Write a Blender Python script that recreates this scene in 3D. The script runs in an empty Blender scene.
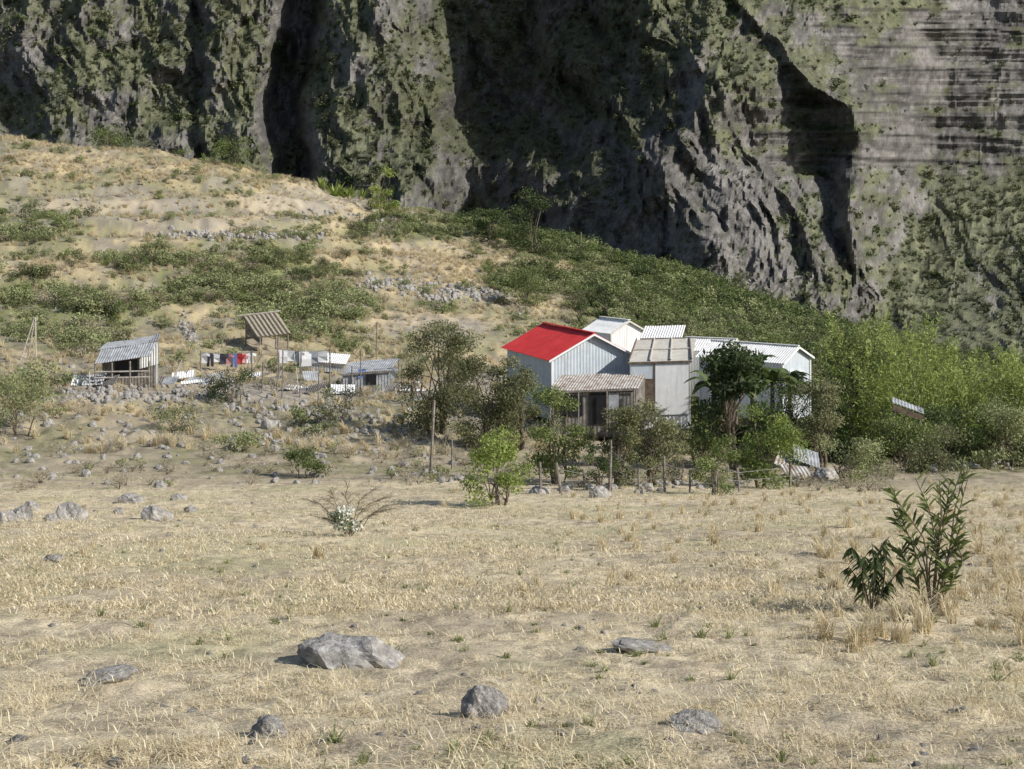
import bpy, math, numpy as np
from mathutils import Vector, Matrix
rng=np.random.default_rng(11)
scene=bpy.context.scene
F=1422.2; HX=512.0; HY=200.0     # image pixel constants for placement: focal length, centre column, horizon row

# ------------------------------------------------------------------ noise
def _h(ix,iy,seed):
    h=(ix*374761393+iy*668265263+seed*974634777)&0xffffffff
    h=((h^(h>>13))*1274126177)&0xffffffff
    h=h^(h>>16)
    return (h&0xffffff)/float(0xffffff)
def vn(x,y,seed=0):
    x=np.asarray(x,float); y=np.asarray(y,float)
    fx=np.floor(x); fy=np.floor(y); ix=fx.astype(np.int64); iy=fy.astype(np.int64)
    tx=x-fx; ty=y-fy
    tx=tx*tx*tx*(tx*(tx*6-15)+10); ty=ty*ty*ty*(ty*(ty*6-15)+10)
    a=_h(ix,iy,seed); b=_h(ix+1,iy,seed); c=_h(ix,iy+1,seed); d=_h(ix+1,iy+1,seed)
    return (a+(b-a)*tx)*(1-ty)+(c+(d-c)*tx)*ty
def fbm(x,y,o=4,seed=0,g=.5):
    s=0;a=1;t=0
    for i in range(o):
        s=s+a*vn(x*2**i+13.7*i,y*2**i-7.1*i,seed+i*17); t+=a; a*=g
    return s/t
def ridg(x,y,o=3,seed=0,g=.5):
    s=0;a=1;t=0
    for i in range(o):
        s=s+a*(1-np.abs(2*vn(x*2**i+3.3*i,y*2**i+9.1*i,seed+i*31)-1)); t+=a; a*=g
    return s/t
def sst(a,b,x):
    t=np.clip((x-a)/(b-a),0,1); return t*t*(3-2*t)

# ------------------------------------------------------------------ mesh helpers
def fastmesh(name,V,Q,mats,midx=None,attrs=None,smooth=False,link=True,parent=None):
    V=np.asarray(V,np.float32); Q=np.asarray(Q,np.int32)
    me=bpy.data.meshes.new(name)
    me.vertices.add(len(V)); me.vertices.foreach_set('co',V.ravel())
    me.loops.add(Q.size); me.loops.foreach_set('vertex_index',Q.ravel())
    me.polygons.add(len(Q)); me.polygons.foreach_set('loop_start',np.arange(len(Q),dtype=np.int32)*Q.shape[1])
    if midx is not None: me.polygons.foreach_set('material_index',np.asarray(midx,np.int32))
    me.polygons.foreach_set('use_smooth',np.full(len(Q),smooth))
    me.update(calc_edges=True)
    if attrs:
        for k,(dom,typ,dat) in attrs.items():
            a=me.attributes.new(k,typ,dom)
            a.data.foreach_set({'FLOAT':'value','INT':'value','FLOAT_VECTOR':'vector','FLOAT_COLOR':'color'}[typ],np.asarray(dat).ravel())
    for m in mats: me.materials.append(m)
    ob=bpy.data.objects.new(name,me)
    if link: scene.collection.objects.link(ob)
    if parent: attach(ob,parent)
    return ob
def attach(ob,parent):
    ob.parent=parent
    ob.matrix_parent_inverse=Matrix.Translation(parent.location).inverted()
def pymesh(name,V,Fc,mat,parent=None,smooth=False):
    me=bpy.data.meshes.new(name); me.from_pydata([tuple(v) for v in V],[],Fc); me.update()
    me.materials.append(mat)
    if smooth:
        for p in me.polygons: p.use_smooth=True
    ob=bpy.data.objects.new(name,me); scene.collection.objects.link(ob)
    if parent: attach(ob,parent)
    return ob
def empty(name,loc):
    e=bpy.data.objects.new(name,None); e.empty_display_size=.3; e.location=loc
    scene.collection.objects.link(e); return e
def tube(P,R,sides=6):
    P=np.asarray(P,float); R=np.asarray(R,float); n=len(P)
    T=np.gradient(P,axis=0); T/=np.linalg.norm(T,axis=1)[:,None]+1e-9
    up=np.array([.13,.21,.97]); A=np.cross(T,up); 
    bad=np.linalg.norm(A,axis=1)<.15
    A[bad]=np.cross(T[bad],np.array([1,0,0.])); A/=np.linalg.norm(A,axis=1)[:,None]+1e-9
    B=np.cross(T,A); th=np.arange(sides)/sides*2*math.pi
    V=P[:,None,:]+R[:,None,None]*(np.cos(th)[None,:,None]*A[:,None,:]+np.sin(th)[None,:,None]*B[:,None,:])
    V=V.reshape(-1,3); Q=[]
    for i in range(n-1):
        for j in range(sides):
            k=(j+1)%sides
            Q.append((i*sides+j,i*sides+k,(i+1)*sides+k,(i+1)*sides+j))
    return V,np.array(Q)
class Acc:
    def __init__(s): s.V=[];s.Q=[];s.M=[];s.T=[];s.n=0
    def add(s,V,Q,m=0,t=.5):
        V=np.asarray(V,float);Q=np.asarray(Q)
        s.V.append(V);s.Q.append(Q+s.n);s.M.append(np.full(len(Q),m));
        s.T.append(np.broadcast_to(np.asarray(t,float),(len(V),)).copy());s.n+=len(V)
    def build(s,name,mats,**k):
        return fastmesh(name,np.concatenate(s.V),np.concatenate(s.Q),mats,np.concatenate(s.M),{'tint':('POINT','FLOAT',np.concatenate(s.T))},**k)
def leaves(C,ln,wd,droop=0.,upb=.3,dirs=None,r=rng):
    n=len(C)
    a=r.normal(size=(n,3)) if dirs is None else dirs+r.normal(size=(n,3))*.35
    a[:,2]-=droop; a/=np.linalg.norm(a,axis=1)[:,None]
    nn=r.normal(size=(n,3)); nn[:,2]+=upb*2
    b=np.cross(nn,a); b/=np.linalg.norm(b,axis=1)[:,None]+1e-9
    L=(ln*r.uniform(.6,1.3,n))[:,None]; Wd=(wd*r.uniform(.7,1.2,n))[:,None]
    V=np.stack([C-a*L*.5,C+b*Wd*.5,C+a*L*.5,C-b*Wd*.5],1).reshape(-1,3)
    return V,np.arange(n*4).reshape(n,4)

# ------------------------------------------------------------------ materials
def newmat(name):
    m=bpy.data.materials.new(name); m.use_nodes=True
    nt=m.node_tree; return m,nt,nt.nodes['Principled BSDF'],nt.nodes,nt.links
def noise_node(nt,scale,det=5,rough=.6,coord='Object'):
    tc=nt.nodes.new('ShaderNodeTexCoord'); n=nt.nodes.new('ShaderNodeTexNoise')
    n.inputs['Scale'].default_value=scale; n.inputs['Detail'].default_value=det; n.inputs['Roughness'].default_value=rough
    nt.links.new(tc.outputs[coord],n.inputs['Vector']); return n
def ramp(nt,fac,stops):
    r=nt.nodes.new('ShaderNodeValToRGB'); e=r.color_ramp.elements
    while len(e)<len(stops): e.new(.5)
    for i,(p,c) in enumerate(stops):
        e[i].position=p; e[i].color=(c[0],c[1],c[2],1)
    nt.links.new(fac,r.inputs['Fac']); return r
def simple(name,stops,scale=4,rough=.85,bump=.3,bdist=.02,metal=0,bscale=None,dirt=0):
    m,nt,b,N,L=newmat(name)
    n=noise_node(nt,scale); r=ramp(nt,n.outputs['Fac'],stops); col=r.outputs['Color']
    if dirt:   # rain streaks / grime running down the sheets
        tc=N.new('ShaderNodeTexCoord'); mp=N.new('ShaderNodeMapping'); mp.inputs['Scale'].default_value=(3.2,3.2,.35)
        L.new(tc.outputs['Object'],mp.inputs['Vector']); n3=N.new('ShaderNodeTexNoise'); n3.inputs['Scale'].default_value=1.3; n3.inputs['Detail'].default_value=5; n3.inputs['Roughness'].default_value=.7
        L.new(mp.outputs[0],n3.inputs['Vector']); r3=ramp(nt,n3.outputs['Fac'],[(.5,(0,0,0)),(.72,(dirt,)*3)])
        mx=N.new('ShaderNodeMix'); mx.data_type='RGBA'; L.new(r3.outputs['Color'],mx.inputs['Factor']); L.new(col,mx.inputs['A']); mx.inputs['B'].default_value=(.25,.19,.14,1); col=mx.outputs['Result']
    L.new(col,b.inputs['Base Color']); b.inputs['Roughness'].default_value=rough
    b.inputs['Metallic'].default_value=metal; b.inputs['Specular IOR Level'].default_value=.25
    n2=noise_node(nt,bscale or scale*4); bp=N.new('ShaderNodeBump'); bp.inputs['Strength'].default_value=bump; bp.inputs['Distance'].default_value=bdist
    L.new(n2.outputs['Fac'],bp.inputs['Height']); L.new(bp.outputs['Normal'],b.inputs['Normal'])
    return m
def leafmat(name,stops,trans=.3,var=.5):
    m,nt,b,N,L=newmat(name)
    at=N.new('ShaderNodeAttribute'); at.attribute_name='tint'
    oi=N.new('ShaderNodeObjectInfo')
    ad=N.new('ShaderNodeMath'); ad.operation='MULTIPLY_ADD'; ad.inputs[1].default_value=var; 
    L.new(oi.outputs['Random'],ad.inputs[0]); 
    sb=N.new('ShaderNodeMath'); sb.operation='SUBTRACT'; sb.inputs[1].default_value=var*.5
    L.new(at.outputs['Fac'],sb.inputs[0]); L.new(sb.outputs[0],ad.inputs[2])
    r=ramp(nt,ad.outputs[0],stops)
    L.new(r.outputs['Color'],b.inputs['Base Color']); b.inputs['Roughness'].default_value=.6; b.inputs['Specular IOR Level'].default_value=.3
    t=N.new('ShaderNodeBsdfTranslucent'); L.new(r.outputs['Color'],t.inputs['Color'])
    mx=N.new('ShaderNodeMixShader'); mx.inputs[0].default_value=trans
    L.new(b.outputs[0],mx.inputs[1]); L.new(t.outputs[0],mx.inputs[2]); L.new(mx.outputs[0],N['Material Output'].inputs['Surface'])
    return m
def attrmat(name,attr,nz,bump,bdist,lo=.75,hi=1.25,rough=.95):
    """vertex albedo x multi-scale procedural noise"""
    m,nt,b,N,L=newmat(name)
    at=N.new('ShaderNodeAttribute'); at.attribute_name=attr
    col=at.outputs['Color']; h=None
    for i,(sc,l,hh) in enumerate(nz):
        n=noise_node(nt,sc,6,.65); mr=N.new('ShaderNodeMapRange')
        mr.inputs['From Min'].default_value=.3; mr.inputs['From Max'].default_value=.7; mr.inputs['To Min'].default_value=l; mr.inputs['To Max'].default_value=hh
        L.new(n.outputs['Fac'],mr.inputs['Value'])
        v=N.new('ShaderNodeVectorMath'); v.operation='SCALE'; L.new(col,v.inputs[0]); L.new(mr.outputs[0],v.inputs['Scale']); col=v.outputs[0]
        if h is None: h=n.outputs['Fac']
        else:
            a=N.new('ShaderNodeMath'); a.operation='ADD'; L.new(h,a.inputs[0]); L.new(n.outputs['Fac'],a.inputs[1]); h=a.outputs[0]
    L.new(col,b.inputs['Base Color']); b.inputs['Roughness'].default_value=rough; b.inputs['Specular IOR Level'].default_value=.1
    bp=N.new('ShaderNodeBump'); bp.inputs['Strength'].default_value=bump; bp.inputs['Distance'].default_value=bdist
    L.new(h,bp.inputs['Height']); L.new(bp.outputs['Normal'],b.inputs['Normal'])
    return m

M_ground=attrmat('dry_ground','albedo',[(38,.6,1.35),(6,.8,1.2),(.8,.92,1.1)],.7,.03)
M_cliff=attrmat('cliff_rock','albedo',[(1.6,.6,1.4),(.35,.72,1.28)],.7,.6)
M_bark=simple('bark',[(.3,(.09,.07,.05)),(.7,(.22,.18,.14))],8)
M_wood=simple('weathered_wood',[(.3,(.12,.10,.08)),(.7,(.32,.29,.25))],5)
M_woodw=simple('pale_wood',[(.3,(.35,.31,.26)),(.7,(.6,.56,.5))],5)
M_rock=simple('rock',[(.3,(.17,.16,.145)),(.5,(.33,.31,.285)),(.7,(.54,.52,.48))],6,bump=.9,bdist=.04,bscale=16)
M_red=simple('red_roof_paint',[(.25,(.50,.03,.035)),(.75,(.66,.06,.06))],1.2,.5,.1,dirt=.25)
M_blue=simple('pale_blue_sheet',[(.25,(.45,.51,.56)),(.75,(.61,.65,.68))],1.5,.5,.15,dirt=.5)
M_white=simple('white_paint',[(.2,(.68,.68,.66)),(.7,(.84,.84,.82))],1.5,.6,.1,dirt=.3)
M_cream=simple('cream_sheet',[(.25,(.48,.45,.38)),(.75,(.70,.67,.59))],1.2,.6,.1,dirt=.4)
M_rust=simple('rusty_sheet',[(.3,(.20,.13,.09)),(.45,(.36,.31,.26)),(.62,(.52,.50,.47))],2.2,.7,.2)
M_brown=simple('brown_boards',[(.3,(.08,.055,.04)),(.7,(.20,.15,.11))],4,.8,.3)
M_shedw=simple('dark_old_sheet',[(.3,(.09,.085,.08)),(.5,(.18,.165,.15)),(.7,(.28,.25,.22))],3,.7,.3,dirt=.5)
M_tin=simple('old_tin',[(.3,(.22,.23,.24)),(.6,(.42,.44,.46)),(.75,(.58,.59,.59))],2.5,.45,.2,dirt=.5)
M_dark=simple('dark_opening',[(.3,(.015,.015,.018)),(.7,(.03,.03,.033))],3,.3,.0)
M_thatch=simple('thatch',[(.3,(.22,.18,.12)),(.7,(.48,.43,.34))],9,.9,.8,.05)
M_wire=simple('wire',[(.3,(.2,.2,.2)),(.7,(.3,.3,.3))],3,.5,.0)
def cloth(n,c): return simple('cloth_'+n,[(.3,tuple(.85*v for v in c)),(.7,c)],6,.9,.1)
CL={'white':cloth('white',(.8,.8,.8)),'red':cloth('red',(.5,.05,.05)),'blue':cloth('blue',(.12,.2,.45)),'dark':cloth('dark',(.05,.05,.07)),'pink':cloth('pink',(.6,.3,.3)),'grey':cloth('grey',(.4,.42,.45))}
LM_green=leafmat('leaf_green',[(0,(.06,.085,.025)),(.5,(.14,.18,.055)),(1,(.25,.30,.10))])
LM_olive=leafmat('leaf_olive',[(0,(.07,.075,.035)),(.5,(.15,.16,.07)),(1,(.27,.27,.14))])
LM_dark=leafmat('leaf_dark',[(0,(.02,.035,.012)),(.5,(.06,.09,.03)),(1,(.14,.19,.06))])
LM_bright=leafmat('leaf_bright',[(0,(.11,.15,.035)),(.5,(.25,.32,.08)),(1,(.40,.46,.14))],.35)
LM_hill=leafmat('leaf_hill',[(0,(.13,.14,.06)),(.5,(.25,.28,.12)),(1,(.38,.40,.20))],.25,.7)
LM_cliff=leafmat('leaf_cliff',[(0,(.05,.058,.028)),(.5,(.10,.112,.052)),(1,(.17,.18,.085))],.2,.7)
LM_straw=leafmat('straw',[(0,(.42,.34,.20)),(.5,(.66,.56,.36)),(1,(.82,.74,.54))],.25,.5)
LM_weed=leafmat('weed',[(0,(.14,.17,.06)),(.5,(.26,.29,.11)),(1,(.42,.41,.22))],.25,.6)
LM_brush=leafmat('dry_brush',[(0,(.18,.15,.10)),(.5,(.34,.29,.20)),(1,(.50,.45,.33))],.1,.6)
LM_bloom=leafmat('pale_blossom',[(0,(.10,.13,.05)),(.55,(.20,.23,.12)),(.62,(.7,.7,.62)),(1,(.85,.85,.78))],.25,.3)

# ------------------------------------------------------------------ terrain height field
cols=np.array([-900,-300,0,200,400,600,800,1024,1400,2000.])
rows={60:[470,470,470,468,470,474,476,473,472,472],
70:[440,440,440,440,447,455,460,462,462,462],
85:[395,395,395,402,415,430,440,445,447,447],
100:[362,362,365,372,388,405,420,432,436,436],
120:[315,315,320,330,350,375,398,415,420,420],
150:[245,245,250,262,292,325,365,395,402,402],
180:[185,185,190,200,240,280,340,380,390,390],
200:[143,145,150,165,215,258,330,372,384,384],
215:[125,128,135,152,207,252,326,368,380,380]}
ly0,ly1,dl=math.log(2.),math.log(460.),.01
LY=np.arange(ly0,ly1,dl); PX=np.arange(-900,2001,12.)
ry=[];rz=[]
for y in (2,4,8,14,22,32,42,50): ry.append(math.log(y)); rz.append(np.full(len(PX),-(1.75+.169*y)))
for y,p in rows.items(): ry.append(math.log(y)); rz.append(-(np.interp(PX,cols,p)-HY)/F*y)
zc=rz[-1]
for y,d in ((222,-.5),(240,-9)): ry.append(math.log(y)); rz.append(zc+d)
for y,d in ((300,-66),(460,-70)): ry.append(math.log(y)); rz.append(np.full(len(PX),float(d)))
ry=np.array(ry); rz=np.array(rz)
TB=np.stack([np.interp(LY,ry,rz[:,j]) for j in range(len(PX))],1)
for k in range(6):
    p=np.pad(TB,((1,1),(0,0)),'edge')
    TB2=(p[:-2]+2*p[1:-1]+p[2:])/4; q=np.pad(TB2,((0,0),(1,1)),'edge'); TB=(q[:,:-2]+2*q[:,1:-1]+q[:,2:])/4
for k in range(30):
    q=np.pad(TB,((0,0),(1,1)),'edge'); TB=(q[:,:-2]+2*q[:,1:-1]+q[:,2:])/4
def H(x,y):
    x=np.asarray(x,float); y=np.asarray(y,float)
    p=np.clip((HX+F*x/y+900)/12,0,len(PX)-1.001); l=np.clip((np.log(y)-ly0)/dl,0,len(LY)-1.001)
    i=l.astype(int); j=p.astype(int); a=l-i; b=p-j
    z=(TB[i,j]*(1-b)+TB[i,j+1]*b)*(1-a)+(TB[i+1,j]*(1-b)+TB[i+1,j+1]*b)*a
    hill=sst(100,125,y)*(1-sst(205,225,y))*(1-sst(560,760,HX+F*x/y))
    st=2.3; zz=(z+1.2*(fbm(x*.02,y*.02,3,5)-.5)*2)/st; t=zz-np.floor(zz)
    z=z+hill*st*(sst(.55,.95,t)-t)*.75*sst(.3,.6,fbm(x*.03+9,y*.03,2,8))
    z=z+(fbm(x*.09,y*.09,4,1)-.5)*(.35+1.3*sst(50,140,y))*sst(4,20,y)
    z=z+(fbm(x*.9,y*.9,3,2)-.5)*(.10+.55*sst(52,75,y))
    z=z+(fbm(x*5,y*5,2,3)-.5)*.06
    return z
YS=np.exp(np.arange(math.log(4.5),math.log(214),.004))
def site(px,py):
    """point of the terrain seen at image pixel px, py"""
    u=(px-HX)/F; z=H(u*YS,YS); p=HY-F*z/YS
    k=np.argmax(p<=py) if (p<=py).any() else len(YS)-1
    return np.array([u*YS[k],YS[k],z[k]])
def W(px,py,y): return np.array([(px-HX)/F*y,y,-(py-HY)/F*y])

def ell(px,py,cx,cy,rx,ry,s=1): 
    d=((px-cx)/rx)**2+((py-cy)/ry)**2
    return s*np.clip(1.4-d,0,1)
GREEN=[(50,310,110,32),(235,275,95,30),(300,312,70,22),(20,400,50,20),(150,255,50,12),(20,225,60,16),(345,172,35,14),(110,142,50,8),(520,285,40,12),(610,300,50,22),(670,290,60,25),(400,230,60,12),(480,225,50,12),(560,248,60,14),(240,240,70,8),(90,345,50,10),(640,340,80,30),(740,330,70,25)]
SOIL=[(100,205,110,16,.6),(210,222,80,8,.6),(310,200,80,14,.7),(480,400,80,25),(300,395,90,14),(430,330,60,12,.7),(200,395,200,10)]
def greenm(px,py): 
    g=0
    for e in GREEN: g=np.maximum(g,ell(px,py,*e))
    return g
def soilm(px,py):
    g=0
    for e in SOIL: g=np.maximum(g,ell(px,py,*e))
    return g
def albedo(x,y,z):
    px=HX+F*x/y; py=HY-F*z/y
    wx=(fbm(x*.08,y*.08,3,40)-.5)*60; wy=(fbm(x*.08,y*.08,3,41)-.5)*25*np.clip(y/120,0,1)
    g=greenm(px+wx,py+wy)*sst(55,80,y); s=soilm(px+wx,py+wy)*sst(60,90,y)
    straw=np.array([.69,.59,.405]); brown=np.array([.40,.33,.24]); green=np.array([.22,.23,.105]); soil=np.array([.41,.365,.305]); hay=np.array([.50,.41,.25]); past=np.array([.40,.34,.24])
    def mx(a,b,t): return a*(1-t[...,None])+b*t[...,None]
    n1=fbm(x*.25,y*.25,4,50); n2=fbm(x*1.5,y*1.5,4,51); n3=fbm(x*6,y*6,3,52)
    c=np.broadcast_to(straw,x.shape+(3,)).copy()
    c=mx(c,brown,sst(.42,.66,n1*.4+n2*.6)*.65); c=mx(c,brown*.65,sst(.53,.68,n3)*.6)
    c=mx(c,np.array([.42,.41,.21]),sst(.5,.72,fbm(x*.5+7,y*.5,3,55))*.4)
    c=mx(c,past,sst(50,58,y+3*(n1-.5)*2)*.85)
    c=mx(c,past*.6,sst(50,58,y)*sst(.48,.62,n2)*.6)
    c=mx(c,green*.9,sst(52,60,y)*sst(.52,.64,fbm(x*.35,y*.35,4,56))*.5)
    hl=mx(np.broadcast_to(hay,x.shape+(3,)).copy(),np.array([.29,.27,.155]),sst(.42,.64,fbm(x*.15,y*.15,5,57)))
    hl=mx(hl,soil,s*.8); hl=mx(hl,green,np.clip(g*1.1,0,1)); 
    hl=mx(hl,soil*.8,sst(.53,.66,fbm(x*.3,y*.3,4,58))*.6)
    hl=mx(hl,soil*.45,sst(.52,.62,fbm(x*1.2,y*1.2,4,59))*.6)
    c=mx(c,hl,sst(68,84,y))
    c=mx(c,green*.7,sst(780,900,px)*sst(62,75,y)*.9)
    c=mx(c,green*.4,sst(212,235,y))
    return c
us=np.linspace(-.66,.66,640); ys=np.exp(np.linspace(math.log(2.2),math.log(440),640))
U,Y=np.meshgrid(us,ys); X=U*(Y+9); Z=H(X,Y); A=albedo(X,Y,Z)
def gridq(nr,nc):
    i=np.arange(nr-1)[:,None]*nc+np.arange(nc-1)[None,:]; i=i.ravel()
    return np.stack([i,i+1,i+nc+1,i+nc],1)
V=np.stack([X,Y,Z],-1).reshape(-1,3)
fastmesh('ground',V,gridq(640,640),[M_ground],attrs={'albedo':('POINT','FLOAT_COLOR',np.concatenate([A.reshape(-1,3),np.ones((len(V),1))],1).astype(np.float32))},smooth=True)

# ------------------------------------------------------------------ cliffs
pxs=np.arange(-620,1640,2.1); pys=np.arange(480,-430,-2.1)
PXg,PYg=np.meshgrid(pxs,pys)
def spine(px,py,pts,Aa,wl,wr,fl=0.):
    P=sorted(pts); xs=np.interp(py,[p[0] for p in P],[p[1] for p in P]); dx=px-xs
    return Aa*np.clip(np.where(dx<0,1+dx/wl,1-dx/wr),fl,None)
wx=(fbm(PXg/110,PYg/120,4,70)-.5)*70; wy=(fbm(PXg/100,PYg/100,4,71)-.5)*50
px=PXg+wx; py=PYg+wy
S4=spine(px,py,[(-460,540),(0,670),(90,715),(170,655),(300,715),(480,785)],82,235,330,-.2)
S5=spine(px,py,[(-460,640),(0,745),(60,795),(110,850),(160,875),(230,865),(480,980)],72,80,110,-.2)
S=np.logaddexp(S4/3,S5/3)*3
# broad left shoulder that stands in front of the dark recess
shoulder=44*(1-sst(375,490,px-.12*py))+10*ell(px,py,390,60,70,300)
S=np.logaddexp(S/3,shoulder/3)*3
S=S+spine(px,py,[(-460,-480),(480,-420)],20,150,260)+spine(px,py,[(-460,-20),(0,20),(200,50),(480,80)],9,60,120)+spine(px,py,[(-460,150),(0,205),(480,250)],8,50,70)
gx=PXg+14*(fbm(PXg/60,PYg/60,3,73)-.5)*2; gc=302-.10*PYg-8*np.sin(PYg/40)
gully=np.exp(-((gx-gc)/20)**4)
D0=438+(200-PYg)*.27-S+gully*34+np.exp(-((gx-(196+.05*PYg))/7)**2)*6
Dr=512+(170-PYg)*.20
Dr=np.where(PYg>165,513-(PYg-165)*.95,Dr)
wR=sst(845,955,px+.15*(py-150)); strat=sst(740,880,PXg+.8*(PYg-20)+wx*.5)*sst(700,800,PXg)*(1-sst(160,200,PYg))
D=D0*(1-wR)+Dr*wR
ns=1-.75*strat
pa=px+.35*py; pb=py-.2*px
D=D-(fbm(px/75,py/90,4,79)-.5)*22*(1-.4*wR)*(1-.5*strat)
D=D-(ridg(pa/50,pb/130,4,80,.55)-.5)*14*(1-.6*wR)*ns
D=D-(ridg((px-.45*py)/24,(py+.2*px)/70,4,81,.55)-.5)*9*(1-.5*wR)*ns
D=D-(fbm(px/9,py/16,4,82)-.5)*4.5*ns-(ridg((px+.2*py)/7,py/26,2,83)-.5)*2.2*ns
tal=wR*sst(150,200,PYg)
D=D-tal*(ridg(px/34-py/60,py/80,3,85)-.5)*16
# strata ledges on far wall
lay=PYg-.03*PXg+22*(fbm(PXg/200,PYg/90,3,84)-.5)
q=lay/22.; fr=q-np.floor(q)
D=D+strat*(sst(.62,.95,fr)-fr)*5.5*(.25+1.1*vn(np.floor(q)*3.1,PXg/50,86))*-1
q2=(lay+3*fbm(PXg/30,PYg/20,3,88))/7.; f2=q2-np.floor(q2); D=D-strat*(sst(.6,.95,f2)-f2)*1.7*(.2+vn(np.floor(q2)*2.3,PXg/26,89))
D=D-strat*(ridg(px/16,py/60,2,96)-.5)*2.2
CX=(PXg-HX)/F*D; CY=D; CZ=-(PYg-HY)/F*D
P=np.stack([CX,CY,CZ],-1)
du=np.gradient(P,axis=1); dv=np.gradient(P,axis=0); Nn=np.cross(du,dv); Nn/=np.linalg.norm(Nn,axis=-1)[...,None]+1e-9
Nn=np.where(Nn[...,1:2]>0,-Nn,Nn)
nz=Nn[...,2]
vegn=fbm(PXg/30,PYg/34,7,90,.72)
greenbias=.10*ell(PXg,PYg,400,70,110,120)+.06*ell(PXg,PYg,150,80,180,110)+.12*ell(PXg,PYg,600,20,160,70)+.12*ell(PXg,PYg,800,100,90,80)+.12*tal-.12*ell(PXg,PYg,740,230,130,100)-.05*strat+.16*ell(PXg,PYg,860,5,70,26)-.03
veg=sst(.38,.58,vegn+.25*(nz-.5)+greenbias)
rockn=fbm(PXg/14,PYg/25,5,91); rockf=fbm(PXg/4,PYg/5,3,92)
rock=np.array([.095,.09,.084])+(np.array([.215,.203,.19])-np.array([.095,.09,.084]))*sst(.3,.7,rockn*.5+rockf*.5)[...,None]
crk=np.exp(-((fr-.05)/.05)**2)*sst(.35,.6,vn(np.floor(q)*2.9,PXg/35,95))
crk2=np.exp(-((f2-.1)/.13)**2)*sst(.45,.7,vn(np.floor(q2)*2.9,PXg/25,97))
tone=vn(np.floor(q2)*1.7,PXg/120,93)
rock=rock*(1+strat*(.35*tone-.15))[...,None]*(1-strat*np.clip(.7*crk+.5*crk2,0,.8))[...,None]
vg=np.array([.08,.088,.045])+(np.array([.145,.155,.08])-np.array([.08,.088,.045]))*sst(.3,.7,fbm(PXg/7,PYg/7,4,94))[...,None]
veg=veg*(1-strat*crk*.8)
ca=rock*(1-.78*veg[...,None])+vg*.78*veg[...,None]
ca=ca*(1+.12*tal[...,None])*(1-.28*np.clip(ell(PXg,PYg,540,110,150,170),0,1))[...,None]  # talus lightened; shade of the central recess painted into the rock colour
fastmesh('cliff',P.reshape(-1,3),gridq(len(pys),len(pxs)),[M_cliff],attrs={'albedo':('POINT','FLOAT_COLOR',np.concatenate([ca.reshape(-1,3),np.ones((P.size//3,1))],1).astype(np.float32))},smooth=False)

# ------------------------------------------------------------------ scatter (geometry-node instancing)
def proto_coll(name,obs):
    c=bpy.data.collections.new(name)
    for o in obs: c.objects.link(o)
    return c
def scatter(name,pts,rot,scl,idx,coll):
    pts=np.asarray(pts,np.float32); n=len(pts)
    me=bpy.data.meshes.new(name); me.vertices.add(n); me.vertices.foreach_set('co',pts.ravel())
    for k,t,d,f in (('rot','FLOAT_VECTOR',rot,'vector'),('scl','FLOAT_VECTOR',scl,'vector'),('idx','INT',idx,'value')):
        a=me.attributes.new(k,t,'POINT'); a.data.foreach_set(f,np.asarray(d,np.int32 if t=='INT' else np.float32).ravel())
    ob=bpy.data.objects.new(name,me); scene.collection.objects.link(ob)
    ng=bpy.data.node_groups.new(name,'GeometryNodeTree')
    ng.interface.new_socket('Geometry',in_out='INPUT',socket_type='NodeSocketGeometry'); ng.interface.new_socket('Geometry',in_out='OUTPUT',socket_type='NodeSocketGeometry')
    gi=ng.nodes.new('NodeGroupInput'); go=ng.nodes.new('NodeGroupOutput'); ip=ng.nodes.new('GeometryNodeInstanceOnPoints'); ci=ng.nodes.new('GeometryNodeCollectionInfo')
    ci.inputs['Collection'].default_value=coll; ci.inputs['Separate Children'].default_value=True; ci.inputs['Reset Children'].default_value=True
    ip.inputs['Pick Instance'].default_value=True
    def na(nm,t):
        q=ng.nodes.new('GeometryNodeInputNamedAttribute'); q.data_type=t; q.inputs['Name'].default_value=nm
        return [o for o in q.outputs if o.name=='Attribute' and o.enabled][0]
    L=ng.links
    L.new(gi.outputs[0],ip.inputs['Points']); L.new(ci.outputs[0],ip.inputs['Instance'])
    L.new(na('rot','FLOAT_VECTOR'),ip.inputs['Rotation']); L.new(na('scl','FLOAT_VECTOR'),ip.inputs['Scale']); L.new(na('idx','INT'),ip.inputs['Instance Index'])
    L.new(ip.outputs[0],go.inputs[0])
    md=ob.modifiers.new('scatter','NODES'); md.node_group=ng
    return ob
def scat_simple(name,pts,smin,smax,nproto,coll,tilt=.12,flat=(1,1),big=None):
    n=len(pts); rot=np.stack([rng.normal(0,tilt,n),rng.normal(0,tilt,n),rng.uniform(0,6.28,n)],1)
    s=rng.uniform(smin,smax,n) if big is None else big
    scl=np.stack([s*rng.uniform(.85,1.2,n),s*rng.uniform(.85,1.2,n),s*rng.uniform(*flat,n)],1)
    return scatter(name,pts,rot,scl,rng.integers(0,nproto,n),coll)

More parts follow.
